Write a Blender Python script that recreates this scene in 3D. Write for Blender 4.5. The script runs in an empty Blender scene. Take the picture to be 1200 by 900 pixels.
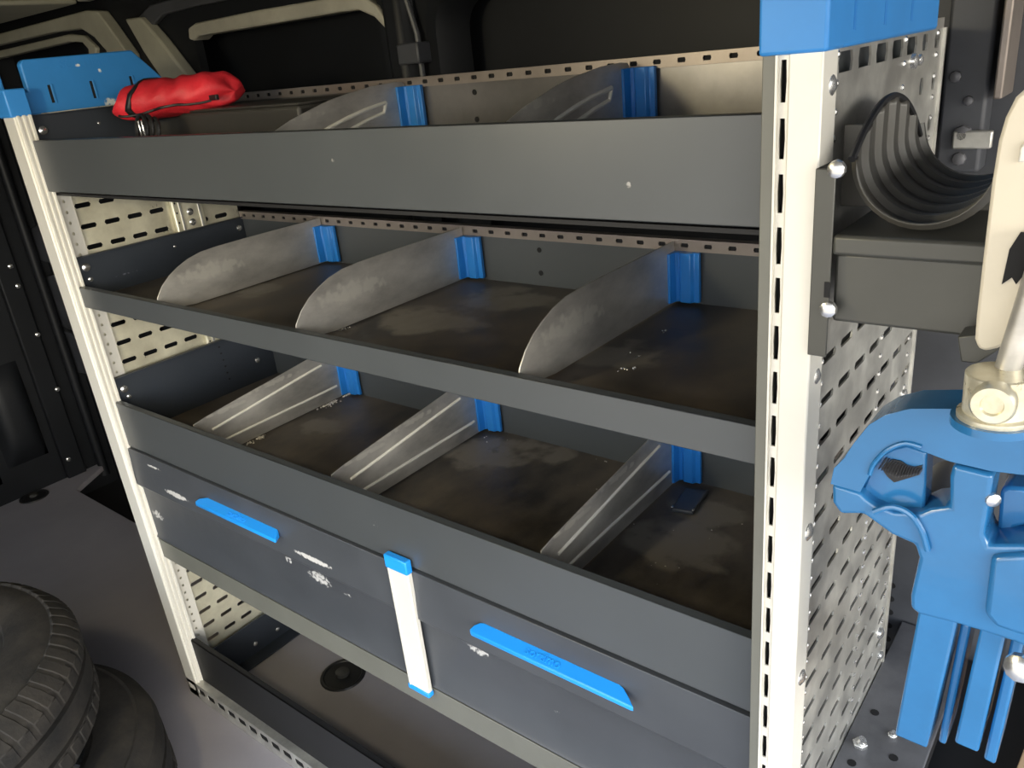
import bpy, bmesh, math, random
from mathutils import Vector, Matrix, noise
random.seed(7)
S = bpy.context.scene
COL = S.collection

# ------------------------------------------------------------------ camera
EX = Vector((0.78191721, -0.1661614, 0.60082932))
EY = Vector((0.61548106, 0.35874522, -0.70177271))
EZ = Vector((-0.09893711, 0.91852722, 0.38277825))
F_PX = 940.14
CAM = Vector((1.49135675, -0.55670237, 1.21075907))
cd = bpy.data.cameras.new('camera'); cam = bpy.data.objects.new('camera', cd); COL.objects.link(cam)
RM = Matrix((EX, EY, EZ))
cam.matrix_world = Matrix.Translation(CAM) @ RM.to_4x4()
cd.sensor_fit = 'HORIZONTAL'; cd.sensor_width = 36.0; cd.lens = F_PX / 1200 * 36.0
cd.clip_start = 0.02; cd.clip_end = 200
S.camera = cam

def P(px, py, axis, val):
    """point of the world plane <axis> = val that the photograph shows at (px, py)"""
    r = RM @ Vector((px - 600, -(py - 450), -F_PX))
    s = (val - CAM[axis]) / r[axis]
    return CAM + r * s

# ------------------------------------------------------------------ world, sun, exposure
W = bpy.data.worlds.new('world'); S.world = W; W.use_nodes = True
nt = W.node_tree; nt.nodes.clear()
wo = nt.nodes.new('ShaderNodeOutputWorld'); wb = nt.nodes.new('ShaderNodeBackground')
tc = nt.nodes.new('ShaderNodeTexCoord'); sx = nt.nodes.new('ShaderNodeSeparateXYZ'); rp = nt.nodes.new('ShaderNodeValToRGB')
nt.links.new(tc.outputs['Generated'], sx.inputs[0]); nt.links.new(sx.outputs['Z'], rp.inputs[0])
rp.color_ramp.elements[0].position = 0.0; rp.color_ramp.elements[0].color = (0.30, 0.28, 0.25, 1)
rp.color_ramp.elements[1].position = 0.6; rp.color_ramp.elements[1].color = (0.62, 0.78, 1.0, 1)
e = rp.color_ramp.elements.new(0.04); e.color = (1.0, 0.97, 0.92, 1)
nt.links.new(rp.outputs[0], wb.inputs[0]); wb.inputs[1].default_value = 4.0
nt.links.new(wb.outputs[0], wo.inputs[0])
sd = bpy.data.lights.new('sun', 'SUN'); so = bpy.data.objects.new('sun', sd); COL.objects.link(so)
sd.energy = 1.5; sd.angle = math.radians(25); sd.color = (1.0, 0.93, 0.78)
SUN_DIR = Vector((-1.2, 0.50, -0.22))      # direction the light travels
so.rotation_euler = SUN_DIR.to_track_quat('-Z', 'Y').to_euler(); so.location = (3, -3, 4)
ld = bpy.data.lights.new('cargo_lamp_bulb', 'POINT'); lo = bpy.data.objects.new('cargo_lamp_bulb', ld); COL.objects.link(lo)
ld.energy = 10.0; ld.color = (1.0, 0.86, 0.52); ld.shadow_soft_size = 0.05; lo.location = (0.62, -0.70, 1.30)
S.view_settings.view_transform = 'Standard'; S.view_settings.look = 'None'
S.view_settings.exposure = 0.35; S.view_settings.gamma = 1.0; S.view_settings.use_curve_mapping = False

# ------------------------------------------------------------------ materials
def mat(name, col, rough=0.5, metal=0.0, var=0.0, vscale=6.0, col2=None, bump=0.0, bscale=200.0,
        scuffs=(), scuff_col=(0.6, 0.6, 0.58), stretch=(1, 1, 1), spec=0.5, coat=0.0, rvar=0.0, nscale=180):
    m = bpy.data.materials.new(name); m.use_nodes = True
    n = m.node_tree.nodes; l = m.node_tree.links; b = n['Principled BSDF']
    b.inputs['Roughness'].default_value = rough; b.inputs['Metallic'].default_value = metal
    b.inputs['Specular IOR Level'].default_value = spec; b.inputs['Coat Weight'].default_value = coat
    co = n.new('ShaderNodeTexCoord'); mp = n.new('ShaderNodeMapping'); mp.inputs['Scale'].default_value = stretch
    l.new(co.outputs['Object'], mp.inputs[0])
    nz = n.new('ShaderNodeTexNoise'); nz.inputs['Scale'].default_value = vscale; nz.inputs['Detail'].default_value = 6; nz.inputs['Roughness'].default_value = 0.65
    l.new(mp.outputs[0], nz.inputs['Vector'])
    cr = n.new('ShaderNodeValToRGB'); cr.color_ramp.elements[0].position = 0.35; cr.color_ramp.elements[1].position = 0.68
    c2 = col2 if col2 else tuple(min(1, c * (1 + var)) for c in col)
    c1 = col if col2 else tuple(c * (1 - var) for c in col)
    cr.color_ramp.elements[0].color = (*c1, 1); cr.color_ramp.elements[1].color = (*c2, 1)
    l.new(nz.outputs['Fac'], cr.inputs[0]); out = cr.outputs[0]
    if rvar:
        mr = n.new('ShaderNodeMapRange'); mr.inputs['From Min'].default_value = 0.3; mr.inputs['From Max'].default_value = 0.7
        mr.inputs['To Min'].default_value = max(0.05, rough - rvar); mr.inputs['To Max'].default_value = min(1, rough + rvar)
        l.new(nz.outputs['Fac'], mr.inputs['Value']); l.new(mr.outputs[0], b.inputs['Roughness'])
    for (c, r, th) in scuffs:          # worn spots: an ellipsoid in the thing's own space, broken up by noise
        sb = n.new('ShaderNodeVectorMath'); sb.operation = 'SUBTRACT'; sb.inputs[1].default_value = c
        l.new(co.outputs['Object'], sb.inputs[0])
        dv = n.new('ShaderNodeVectorMath'); dv.operation = 'DIVIDE'; dv.inputs[1].default_value = r; l.new(sb.outputs[0], dv.inputs[0])
        ln = n.new('ShaderNodeVectorMath'); ln.operation = 'LENGTH'; l.new(dv.outputs[0], ln.inputs[0])
        f = n.new('ShaderNodeMapRange'); f.inputs['From Min'].default_value = 0.3; f.inputs['From Max'].default_value = 1.0
        f.inputs['To Min'].default_value = 1; f.inputs['To Max'].default_value = 0; l.new(ln.outputs['Value'], f.inputs['Value'])
        n2 = n.new('ShaderNodeTexNoise'); n2.inputs['Scale'].default_value = nscale; n2.inputs['Detail'].default_value = 5
        l.new(co.outputs['Object'], n2.inputs['Vector'])
        mu = n.new('ShaderNodeMath'); mu.operation = 'MULTIPLY'; l.new(f.outputs[0], mu.inputs[0]); l.new(n2.outputs['Fac'], mu.inputs[1])
        g = n.new('ShaderNodeMapRange'); g.inputs['From Min'].default_value = th; g.inputs['From Max'].default_value = th + 0.12
        l.new(mu.outputs[0], g.inputs['Value'])
        mx = n.new('ShaderNodeMix'); mx.data_type = 'RGBA'
        l.new(g.outputs[0], mx.inputs['Factor']); l.new(out, mx.inputs['A']); mx.inputs['B'].default_value = (*scuff_col, 1)
        out = mx.outputs['Result']
    l.new(out, b.inputs['Base Color'])
    if bump:
        nb = n.new('ShaderNodeTexNoise'); nb.inputs['Scale'].default_value = bscale; nb.inputs['Detail'].default_value = 4
        l.new(mp.outputs[0], nb.inputs['Vector'])
        bp = n.new('ShaderNodeBump'); bp.inputs['Strength'].default_value = bump; bp.inputs['Distance'].default_value = 0.002
        l.new(nb.outputs['Fac'], bp.inputs['Height']); l.new(bp.outputs[0], b.inputs['Normal'])
    return m

def scuff(px, py, y, rx, rz, th=0.42): p = P(px, py, 1, y); return (tuple(p), (rx, 0.03, rz), th)
M = {}
M['coat'] = mat('anthracite_coat', (0.060, 0.066, 0.070), 0.34, var=0.06, vscale=3, rvar=0.06, spec=0.6, scuff_col=(0.35, 0.34, 0.32),
    scuffs=[scuff(390, 188, .016, .006, .006, .45), scuff(735, 217, .016, .015, .006, .5), scuff(440, 615, .016, .012, .012, .48)])
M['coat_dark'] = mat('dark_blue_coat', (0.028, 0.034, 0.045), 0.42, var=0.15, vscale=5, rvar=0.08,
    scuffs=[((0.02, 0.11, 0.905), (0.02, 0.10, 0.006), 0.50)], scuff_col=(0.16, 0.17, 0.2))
M['drawer'] = mat('drawer_coat', (0.055, 0.06, 0.068), 0.4, var=0.12, vscale=5, rvar=0.1, bump=0.05, bscale=60, scuff_col=(0.55, 0.54, 0.52),
    scuffs=[scuff(208, 580, .012, .058, .0085, .22), scuff(180, 548, .012, .04, .005, .32), scuff(368, 655, .012, .075, .007, .24),
            scuff(372, 680, .012, .06, .022, .36), scuff(182, 605, .012, .04, .02, .37), scuff(335, 658, .012, .02, .012, .36), scuff(558, 765, .012, .04, .018, .38),
            scuff(405, 700, .012, .03, .006, .46), scuff(650, 838, .012, .015, .006, .48)])
M['rail_grey'] = mat('olive_grey_coat', (0.135, 0.135, 0.115), 0.4, var=0.08, vscale=8, bump=0.03)
M['liner'] = mat('dusty_liner', (0.026, 0.024, 0.023), 0.46, vscale=6, col2=(0.13, 0.11, 0.09), stretch=(1.6, 1, 1), bump=0.1, bscale=500, rvar=0.12, nscale=22, scuff_col=(0.15, 0.135, 0.115),
    scuffs=[((*P(a, b, 2, z)[:2], z), (rx, ry, .05), .30) for a, b, z, rx, ry in ((500, 375, .88, .16, .10), (600, 350, .88, .15, .10), (730, 415, .88, .10, .09), (430, 340, .88, .1, .08), (300, 340, .88, .10, .07), (800, 640, .61, .13, .11), (830, 600, .61, .10, .06), (560, 530, .61, .16, .10), (640, 530, .61, .15, .06), (380, 500, .61, .09, .06))])
M['alu'] = mat('worn_aluminium', (0.40, 0.385, 0.36), 0.40, metal=0.7, vscale=9, col2=(0.66, 0.635, 0.59), stretch=(1, 1, 2.2), bump=0.06, bscale=300, rvar=0.12, nscale=70, scuff_col=(0.66, 0.64, 0.585),
    scuffs=[((.6, .13, .928), (9, .13, .028), .36), ((.6, .17, .697), (9, .17, .010), .36), ((.6, .10, .686), (9, .08, .008), .34), ((.6, .17, 1.155), (9, .07, .012), .40)])
M['galv'] = mat('galvanised_steel', (0.42, 0.41, 0.38), 0.38, metal=0.7, vscale=22, col2=(0.66, 0.65, 0.6), rvar=0.1)
M['galv_warm'] = mat('warm_lit_galvanised_steel', (0.56, 0.53, 0.41), 0.36, metal=0.45, vscale=16, col2=(0.76, 0.73, 0.58), rvar=0.1)  # galvanised steel with the left panel's warm light tinted into its colour
M['galv_dark'] = mat('dull_galvanised_steel', (0.14, 0.14, 0.15), 0.5, metal=0.4, vscale=20, var=0.2, rvar=0.1)
M['anod'] = mat('anodised_profile', (0.74, 0.715, 0.645), 0.42, metal=0.15, var=0.03)
M['strip'] = mat('slotted_strip_steel', (0.28, 0.24, 0.21), 0.4, metal=0.55, var=0.12, vscale=15)
M['blue'] = mat('blue_plastic', (0.018, 0.19, 0.58), 0.35, var=0.05, vscale=10)
M['blue_bright'] = mat('bright_blue_plastic', (0.015, 0.30, 0.88), 0.35, var=0.03)
M['cap'] = mat('blue_cap_plastic', (0.035, 0.23, 0.60), 0.4, var=0.05, vscale=10, scuff_col=(0.75, 0.8, 0.82),
    scuffs=[(tuple(P(127, 120, 0, 0)), (.03, .024, .014), .22), (tuple(P(163, 111, 0, 0)), (.03, .012, .02), .30), (tuple(P(113, 83, 0, 0)), (.03, .010, .009), .28), (tuple(P(87, 77, 0, 0)), (.03, .008, .004), .2)])
M['paint'] = mat('blue_vise_enamel', (0.022, 0.145, 0.34), 0.20, var=0.08, vscale=14, bump=0.12, bscale=70, coat=0.3)
M['chrome'] = mat('bright_screw_steel', (0.75, 0.75, 0.74), 0.25, metal=0.9)
M['brass'] = mat('zinc_yellow_steel', (0.62, 0.56, 0.40), 0.32, metal=0.6, vscale=60, col2=(0.8, 0.76, 0.62), rvar=0.1)
M['black'] = mat('black_plastic', (0.012, 0.012, 0.013), 0.45, var=0.1)
M['hole'] = mat('dark_opening', (0.004, 0.004, 0.005), 0.8)
M['wall'] = mat('black_lacquered_body', (0.008, 0.009, 0.011), 0.5, var=0.25, vscale=3, spec=0.3)
M['kick'] = mat('kick_panel_black', (0.014, 0.014, 0.015), 0.55, var=0.1, spec=0.3)
M['back_metal'] = mat('dull_polished_steel', (0.20, 0.19, 0.18), 0.28, metal=0.7, var=0.25, vscale=5)
M['olive'] = mat('olive_grey_body_paint', (0.34, 0.33, 0.26), 0.45, var=0.15, vscale=6)
M['lip'] = mat('lit_body_steel', (0.55, 0.53, 0.44), 0.35, metal=0.35, var=0.15, vscale=7)  # body metal made paler: the light on the aperture lip is painted in
M['wall_grey'] = mat('dim_grey_body_paint', (0.055, 0.058, 0.066), 0.45, var=0.2, vscale=9, rvar=0.1)
M['floor'] = mat('grey_floor_liner', (0.30, 0.28, 0.30), 0.6, var=0.08, vscale=2.5, bump=0.05, bscale=400)
M['rubber'] = mat('tyre_rubber', (0.020, 0.0195, 0.019), 0.8, vscale=14, col2=(0.050, 0.044, 0.038), bump=0.3, bscale=160, spec=0.25)
M['red'] = mat('red_ripstop_fabric', (0.62, 0.022, 0.035), 0.55, var=0.25, vscale=12, bump=0.2, bscale=350)
M['case'] = mat('grey_brown_case', (0.042, 0.040, 0.036), 0.5, var=0.12, vscale=9)
M['cream'] = mat('cream_coated_steel', (0.66, 0.60, 0.48), 0.4, var=0.05, vscale=8)
M['bracket'] = mat('grey_bracket_steel', (0.075, 0.075, 0.067), 0.4, metal=0.3, var=0.1, vscale=6)
M['corr'] = mat('grey_corrugated_plastic', (0.065, 0.062, 0.054), 0.42, var=0.1)
M['wood'] = mat('plywood', (0.42, 0.27, 0.15), 0.6, vscale=10, col2=(0.55, 0.38, 0.24), stretch=(1, 0.1, 1))
M['dust'] = mat('metal_swarf', (0.30, 0.27, 0.24), 0.45, metal=0.4, vscale=300, col2=(0.8, 0.78, 0.74))
M['shade'] = mat('pad_plastic', (0.05, 0.054, 0.062), 0.4)

# ------------------------------------------------------------------ mesh helpers
class MB:
    def __init__(s): s.v = []; s.f = []
    def add(s, vs, fs):
        o = len(s.v); s.v += [tuple(v) for v in vs]; s.f += [tuple(o + i for i in f) for f in fs]; return s
    def box(s, x0, x1, y0, y1, z0, z1):
        vs = [(x, y, z) for z in (z0, z1) for y in (y0, y1) for x in (x0, x1)]
        return s.add(vs, [(0, 2, 3, 1), (4, 5, 7, 6), (0, 1, 5, 4), (2, 6, 7, 3), (0, 4, 6, 2), (1, 3, 7, 5)])
    def prism(s, pts, axis, a, b):
        """pts: 2D outline in the other two axes (kept in x,y,z order), extruded along axis from a to b"""
        def mk(p, t):
            q = list(p); q.insert(axis, t); return tuple(q)
        n = len(pts); vs = [mk(p, a) for p in pts] + [mk(p, b) for p in pts]
        fs = [tuple(range(n - 1, -1, -1)), tuple(range(n, 2 * n))] + [(i, (i + 1) % n, n + (i + 1) % n, n + i) for i in range(n)]
        return s.add(vs, fs)
    def tube(s, pts, r, n=10, cap=True, radii=None):
        pts = [Vector(p) for p in pts]; rings = []
        up = None
        for i, p in enumerate(pts):
            d = (pts[min(i + 1, len(pts) - 1)] - pts[max(i - 1, 0)]).normalized()
            if up is None: up = Vector((0, 0, 1)) if abs(d.z) < 0.9 else Vector((1, 0, 0))
            u = (up - d * up.dot(d)).normalized(); w = d.cross(u); up = u
            rr = radii[i] if radii else r
            rings.append([p + (u * math.cos(2 * math.pi * k / n) + w * math.sin(2 * math.pi * k / n)) * rr for k in range(n)])
        vs = [v for r_ in rings for v in r_]; fs = []
        for i in range(len(pts) - 1):
            for k in range(n): fs.append((i * n + k, i * n + (k + 1) % n, (i + 1) * n + (k + 1) % n, (i + 1) * n + k))
        if cap: fs += [tuple(range(n - 1, -1, -1)), tuple((len(pts) - 1) * n + k for k in range(n))]
        return s.add(vs, fs)
    def dome(s, c, d, r, n=8):
        """low screw head at c facing d"""
        c = Vector(c); d = Vector(d).normalized()
        return s.tube([c, c + d * r * .45, c + d * r * .7], r, n, True, [r, r * .9, r * .45])
    def lathe(s, c, axis, prof, n=48, a0=0, a1=2 * math.pi, closed=True):
        """prof: (radius, height) list about an axis direction"""
        c = Vector(c); ax = Vector(axis).normalized(); u = Vector((1, 0, 0)) if abs(ax.x) < .9 else Vector((0, 1, 0))
        u = (u - ax * u.dot(ax)).normalized(); w = ax.cross(u); m = len(prof); vs = []
        full = abs(a1 - a0 - 2 * math.pi) < 1e-6; k_n = n if full else n + 1
        for k in range(k_n):
            a = a0 + (a1 - a0) * k / n
            for (r, h) in prof: vs.append(c + (u * math.cos(a) + w * math.sin(a)) * r + ax * h)
        fs = []
        for k in range(n):
            k2 = (k + 1) % k_n
            for i in range(m if closed else m - 1):
                i2 = (i + 1) % m
                fs.append((k * m + i, k2 * m + i, k2 * m + i2, k * m + i2))
        return s.add(vs, fs)
    def build(s, name, m, parent=None, bevel=0.0, smooth=False, seg=2, kind=None, label=None, angle=35):
        me = bpy.data.meshes.new(name); me.from_pydata(s.v, [], s.f)
        bm = bmesh.new(); bm.from_mesh(me); bmesh.ops.recalc_face_normals(bm, faces=bm.faces); bm.to_mesh(me); bm.free()
        me.materials.append(M[m] if isinstance(m, str) else m)
        if smooth or bevel:
            for p in me.polygons: p.use_smooth = True
            me.set_sharp_from_angle(angle=math.radians(angle))
        o = bpy.data.objects.new(name, me); COL.objects.link(o)
        if bevel:
            b = o.modifiers.new('bevel', 'BEVEL'); b.width = bevel; b.segments = seg; b.limit_method = 'ANGLE'; b.angle_limit = math.radians(35)
        if parent is not None:
            o.parent = parent
            if parent.type == 'EMPTY': o.location = -Vector(parent.location)
        if kind: o['kind'] = kind
        if label: o['label'] = label
        return o

def thing(name, loc, label, cat, group=None):
    o = bpy.data.objects.new(name, None); o.empty_display_size = 0.05; COL.objects.link(o); o.location = loc
    return tag(o, label, cat, group)
def tag(o, label, cat, group=None, kind=None):
    o['label'] = label; o['category'] = cat
    if group: o['group'] = group
    if kind: o['kind'] = kind
    return o
def struct(o): o['kind'] = 'structure'; return o
def copy_tree(o, parent=None):
    c = o.copy(); COL.objects.link(c)
    if parent is not None: c.parent = parent
    for ch in [k for k in bpy.data.objects if k.parent == o and k != c]: copy_tree(ch, c)
    return c

def perforated(mb, axis, at, th, u0, pu, nu, v0, pv, nv, hole, umax=None, umargin=0):
    """sheet in the plane axis=at, thickness th; cells of size pu x pv; hole(i, j) -> (half length, half height) or None"""
    def mk(u, v, t):
        q = [u, v]; q.insert(axis, t); return tuple(q)
    for i in range(nu):
        for j in range(nv):
            uc = u0 + pu * (i + .5); vc = v0 + pv * (j + .5); h = hole(i, j)
            hx, hy = pu / 2, pv / 2
            R = [(hx, 0), (hx, hy), (-hx, hy), (-hx, 0), (-hx, -hy), (hx, -hy)]
            if h is None:
                for t in (at, at + th): mb.add([mk(uc + a, vc + b, t) for a, b in (R[1], R[2], R[4], R[5])], [(0, 1, 2, 3)])
                continue
            a_, b_ = h[0], h[1]; c_ = a_ - (h[2] if len(h) > 2 else b_ * .6)
            Hh = [(a_, 0), (c_, b_), (-c_, b_), (-a_, 0), (-c_, -b_), (c_, -b_)]
            vs = []
            for t in (at, at + th): vs += [mk(uc + a, vc + b, t) for a, b in R] + [mk(uc + a, vc + b, t) for a, b in Hh]
            fs = []
            for k in range(6):
                k2 = (k + 1) % 6
                fs += [(k, k2, 6 + k2, 6 + k), (12 + k, 18 + k, 18 + k2, 12 + k2), (6 + k, 6 + k2, 18 + k2, 18 + k)]
            mb.add(vs, fs)
    return mb

def text_mesh(name, txt, size, m, mw, parent, ext=0.0006):
    cu = bpy.data.curves.new(name, 'FONT'); cu.body = txt; cu.size = size; cu.extrude = ext; cu.align_x = 'CENTER'; cu.align_y = 'CENTER'; cu.resolution_u = 3
    t = bpy.data.objects.new(name + '_tmp', cu); COL.objects.link(t)
    bpy.context.view_layer.update()
    me = bpy.data.meshes.new_from_object(t.evaluated_get(bpy.context.evaluated_depsgraph_get()))
    bpy.data.objects.remove(t); bpy.data.curves.remove(cu)
    me.transform(mw); me.materials.clear(); me.materials.append(M[m])
    o = bpy.data.objects.new(name, me); COL.objects.link(o); o.parent = parent
    if parent.type == 'EMPTY': o.location = -Vector(parent.location)
    return o

# ================================================================== THE VAN (setting)
YW = 0.50          # plane of the van's side wall behind the shelving
# floor, with the dropped strip along the wall
fl = MB()
outline = [(-1.36, -1.3), (2.4, -1.3), (2.4, YW + .1), (-0.2, YW + .1), (-0.2, .302), (-1.235, .312), (-1.33, .455), (-1.36, .455)]
fl.prism(outline, 2, -0.03, -0.010)
floor = struct(fl.build('floor', 'floor', bevel=.003))
struct(MB().box(-1.4, 0.1, .25, YW + .2, -0.12, -0.10).build('trim_1', 'hole'))
for (px, py, r) in ((40, 582, .046), (402, 791, .050)):
    c = P(px, py, 2, -0.0098)
    cup = MB().lathe((c.x, c.y, -0.0098), (0, 0, 1), [(r, 0), (r * .96, .003), (r * .86, .0035), (r * .8, .001), (0.0001, .0005), (0.0001, 0)], 28).build('tie_down_cup', 'black', floor, smooth=True)
    MB().lathe((c.x, c.y, -0.007), (0, 0, 1), [(r * .3, 0), (r * .3, .008), (r * .18, .01), (0.0001, .01), (0.0001, 0)], 16).build('cup_hub', 'case', cup, smooth=True)
# ceiling
ceil = struct(MB().box(-1.4, 2.4, -1.3, YW + .15, 1.46, 1.48).build('ceiling', 'wall'))
MB().box(-1.38, -.60, -1.28, YW - .035, 1.412, 1.425).build('headliner', 'olive', ceil, bevel=.004)
MB().box(-.56, 2.38, -1.28, YW - .035, 1.425, 1.435).build('headliner', 'wall_grey', ceil, bevel=.004)
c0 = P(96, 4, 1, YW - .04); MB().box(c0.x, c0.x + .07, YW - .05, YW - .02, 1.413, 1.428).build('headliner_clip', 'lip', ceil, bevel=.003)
# bulkhead at the front end of the load space
bk = MB().box(-1.40, -1.36, -1.3, YW + .15, -0.10, 1.46)
bulk = struct(bk.build('wall_front', 'wall'))
MB().box(-1.36, -1.335, .335, .40, -.01, 1.44).build('fixing_flange', 'wall', bulk, bevel=.006)
MB().tube([(-1.34, .455, -.05), (-1.34, .455, 1.44)], .016, 12).build('corner_tube', 'wall', bulk, smooth=True)
for (px, py) in ((12, 312), (21, 335), (44, 392), (67, 456), (80, 538), (4, 196)):
    c = P(px, py, 0, -1.335)
    MB().dome(c, (1, 0, 0), .0085).build('screw', 'chrome', bulk, smooth=True)
for (y0, z0, w, h) in ((.18, .10, .13, .34), (-.02, .06, .17, .5), (.10, .55, .2, .35)):
    b = MB(); n = 10; vs = []; fs = []
    for i in range(n + 1):
        for j in range(n + 1):
            u = i / n * 2 - 1; v = j / n * 2 - 1
            vs.append((-1.36 + .045 * max(0, (1 - u ** 4)) * max(0, (1 - v ** 4)), y0 + w / 2 + u * w / 2, z0 + h / 2 + v * h / 2))
    for i in range(n):
        for j in range(n): a = i * (n + 1) + j; fs.append((a, a + 1, a + n + 2, a + n + 1))
    b.add(vs, fs).build('pressed_bulge', 'wall', bulk, smooth=True)

# side wall with recessed panels (window apertures)
def aperture_wall():
    wl = MB(); AP = [(-1.32, -.70, .55, 1.345), (-.205, .375, .62, 1.313), (.515, 1.22, .62, 1.313)]
    return AP
AP = aperture_wall()
wl = MB()
xs = [-1.4] + [v for a in AP for v in a[:2]] + [2.4]
for i in range(0, len(xs), 2): wl.box(xs[i], xs[i + 1], YW, YW + .02, -.1, 1.46)
for a in AP: wl.box(a[0], a[1], YW, YW + .02, -.1, a[2]); wl.box(a[0], a[1], YW, YW + .02, a[3], 1.46)
wl.box(-1.4, 2.4, YW + .09, YW + .10, -.1, 1.46)
wall_l = struct(wl.build('wall_left', 'wall'))
def rrect(x0, x1, z0, z1, r, n=6):
    pts = []
    for (cx, cz, a) in ((x1 - r, z1 - r, 0), (x0 + r, z1 - r, 90), (x0 + r, z0 + r, 180), (x1 - r, z0 + r, 270)):
        for k in range(n + 1):
            t = math.radians(a + 90 * k / n); pts.append((cx + r * math.cos(t), cz + r * math.sin(t)))
    return pts
def ring_frame(a, mtl, name, grow=.03, depth=.055, y=YW):
    """pressed return of an aperture: rounded ring rolling from the wall face back into the recess"""
    b = MB(); rings = [(grow, -.004), (0.004, -.007), (-.006, .004), (-.016, depth)]
    R = [[(p[0], y + d, p[1]) for p in rrect(a[0] - g, a[1] + g, a[2] - g, a[3] + g, .065 + max(g, -.02))] for g, d in rings]
    n = len(R[0]); vs = [v for r in R for v in r]; fs = []
    for i in range(len(R) - 1):
        for k in range(n): fs.append((i * n + k, i * n + (k + 1) % n, (i + 1) * n + (k + 1) % n, (i + 1) * n + k))
    b.add(vs, fs); return b.build(name, mtl, wall_l, smooth=True, angle=50)
ring_frame(AP[2], 'wall', 'window_recess_frame')
def trace(pts, y): return [(P(a, b_, 1, y).x, P(a, b_, 1, y).z) for a, b_ in pts]
def pressing(pts, y0, y1, name, m, bev=.004): return MB().prism(trace(pts, y0), 1, y0, y1).build(name, m, wall_l, bevel=bev, seg=3)
pressing([(-50, 52), (0, 39), (100, 12), (113, 13), (126, 30), (150, 64), (158, 112), (138, 112), (124, 60), (110, 44), (95, 34), (60, 38), (0, 52), (-50, 64)], YW - .030, YW + .0, 'frame_pressing', 'olive')
pressing([(-50, 71), (0, 59), (80, 40), (98, 42), (112, 56), (112, 90), (104, 90), (103, 58), (96, 50), (80, 49), (0, 68), (-50, 79)], YW - .010, YW + .02, 'frame_pressing', 'olive')
pressing([(145, 22), (163, 20), (185, 45), (224, 96), (230, 114), (203, 114), (168, 62)], YW - .030, YW + .0, 'pillar', 'olive', .006)
pressing([(176, 62), (174, 34), (190, 17), (230, 7), (300, -7), (300, -18), (220, -7), (174, 6), (158, 24), (160, 40)], YW - .016, YW, 'frame_pressing', 'wall_grey')
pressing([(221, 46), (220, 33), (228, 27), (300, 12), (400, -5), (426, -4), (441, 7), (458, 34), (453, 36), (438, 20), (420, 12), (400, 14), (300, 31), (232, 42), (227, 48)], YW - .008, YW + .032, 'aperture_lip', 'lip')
MB().prism([(.395, YW + .001), (.415, YW - .03), (.45, YW - .03), (.47, YW + .001)], 2, .5, 1.40).build('pillar', 'wall', wall_l, bevel=.008)
MB().tube([(.475, YW - .014, 1.0), (.475, YW - .014, 1.25), (.44, YW - .014, 1.38)], .005, 8).build('cable', 'wall_grey', wall_l, smooth=True)
c0 = P(466, 52, 1, YW - .03); c1 = P(494, 74, 1, YW - .03)
MB().box(c0.x, c1.x, YW - .035, YW, c1.z, c0.z).build('cover_plate', 'wall_grey', wall_l, bevel=.003)
# lower wall pressings that show left of the shelving
for pts in ([(26, 276), (44, 262), (70, 312), (38, 303)], [(45, 326), (62, 322), (92, 392), (66, 380)], [(66, 384), (90, 396), (108, 440), (84, 436)]):
    pressing(pts, YW - .02, YW, 'wall_pressing', 'wall_grey', .006)
MB().tube([(-1.1, YW - .03, 1.16), (-1.04, YW - .03, 0.98), (-1.04, YW - .03, .82)], .010, 8).build('cable', 'wall_grey', wall_l, smooth=True)
MB().tube([(-1.14, YW - .03, 1.16), (-1.08, YW - .03, 0.98), (-1.08, YW - .03, .82)], .010, 8).build('cable', 'wall', wall_l, smooth=True)
# rear pillar beside the shelving with its hardware
MB().box(1.255, 1.75, YW - .07, YW, -.01, 1.44).build('rear_panel', 'wall_grey', wall_l, bevel=.004)
c0 = P(1112, 60, 1, YW - .09); c1 = P(1150, 200, 1, YW - .09)
hb = MB().box(c0.x, c1.x, YW - .105, YW - .07, c1.z, 1.36).build('hinge_bracket', 'wall_grey', wall_l, bevel=.004)
for (px, py, r) in ((1128, 158, .010), (1124, 186, .007), (1120, 90, .006), (1135, 118, .005)):
    c = P(px, py, 1, YW - .105); MB().dome(c, (0, -1, 0), r).build('bolt', 'galv_dark', hb, smooth=True)
c0 = P(1125, 160, 1, YW - .107)
MB().box(c0.x - .006, c0.x + .03, YW - .112, YW - .105, c0.z - .012, c0.z + .006).build('latch_plate', 'galv', hb, bevel=.002)
c0 = P(1184, 0, 1, YW - .1); c1 = P(1188, 112, 1, YW - .1)
MB().box(c0.x, c0.x + .008, YW - .13, YW - .07, c1.z, 1.42).build('seal_edge', 'strip', wall_l, bevel=.002)
MB().box(.56, .68, -.76, -.64, 1.395, 1.425).build('cargo_lamp_housing', 'anod', ceil, bevel=.006)
# other walls of the load space: closed ahead of the side door, open door and open rear behind the camera
wall_r = struct(MB().box(-1.4, .05, -1.32, -1.30, -.1, 1.46).build('wall_right', 'wall_grey'))

# wheel-arch box beside the shelving
wa = MB().box(1.303, 1.385, -.05, YW - .075, .432, .440).box(1.303, 1.82, -.05, -.04, -.01, .432)
arch = struct(wa.build('trim_2', 'galv_dark', bevel=.001))
MB().box(1.385, 1.82, -.04, YW - .075, .40, .412).build('arch_mat', 'black', arch)
for (px, py) in ((998, 894), (1047, 888), (1025, 835)):
    c = P(px, py, 2, .4402); MB().lathe(c, (0, 0, 1), [(.005, 0), (.005, .0004), (.0001, .0004), (.0001, 0)], 10).build('screw_hole', 'hole', arch)
for k in range(6):
    c = P(1045.5 - k * 1.3, 686 + k * 15.6, 1, YW - .0712)
    MB().lathe(c, (0, -1, 0), [(.0045, 0), (.0045, .0006), (.0001, .0006), (.0001, 0)], 10).build('screw_hole', 'hole', wall_l)

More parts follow.
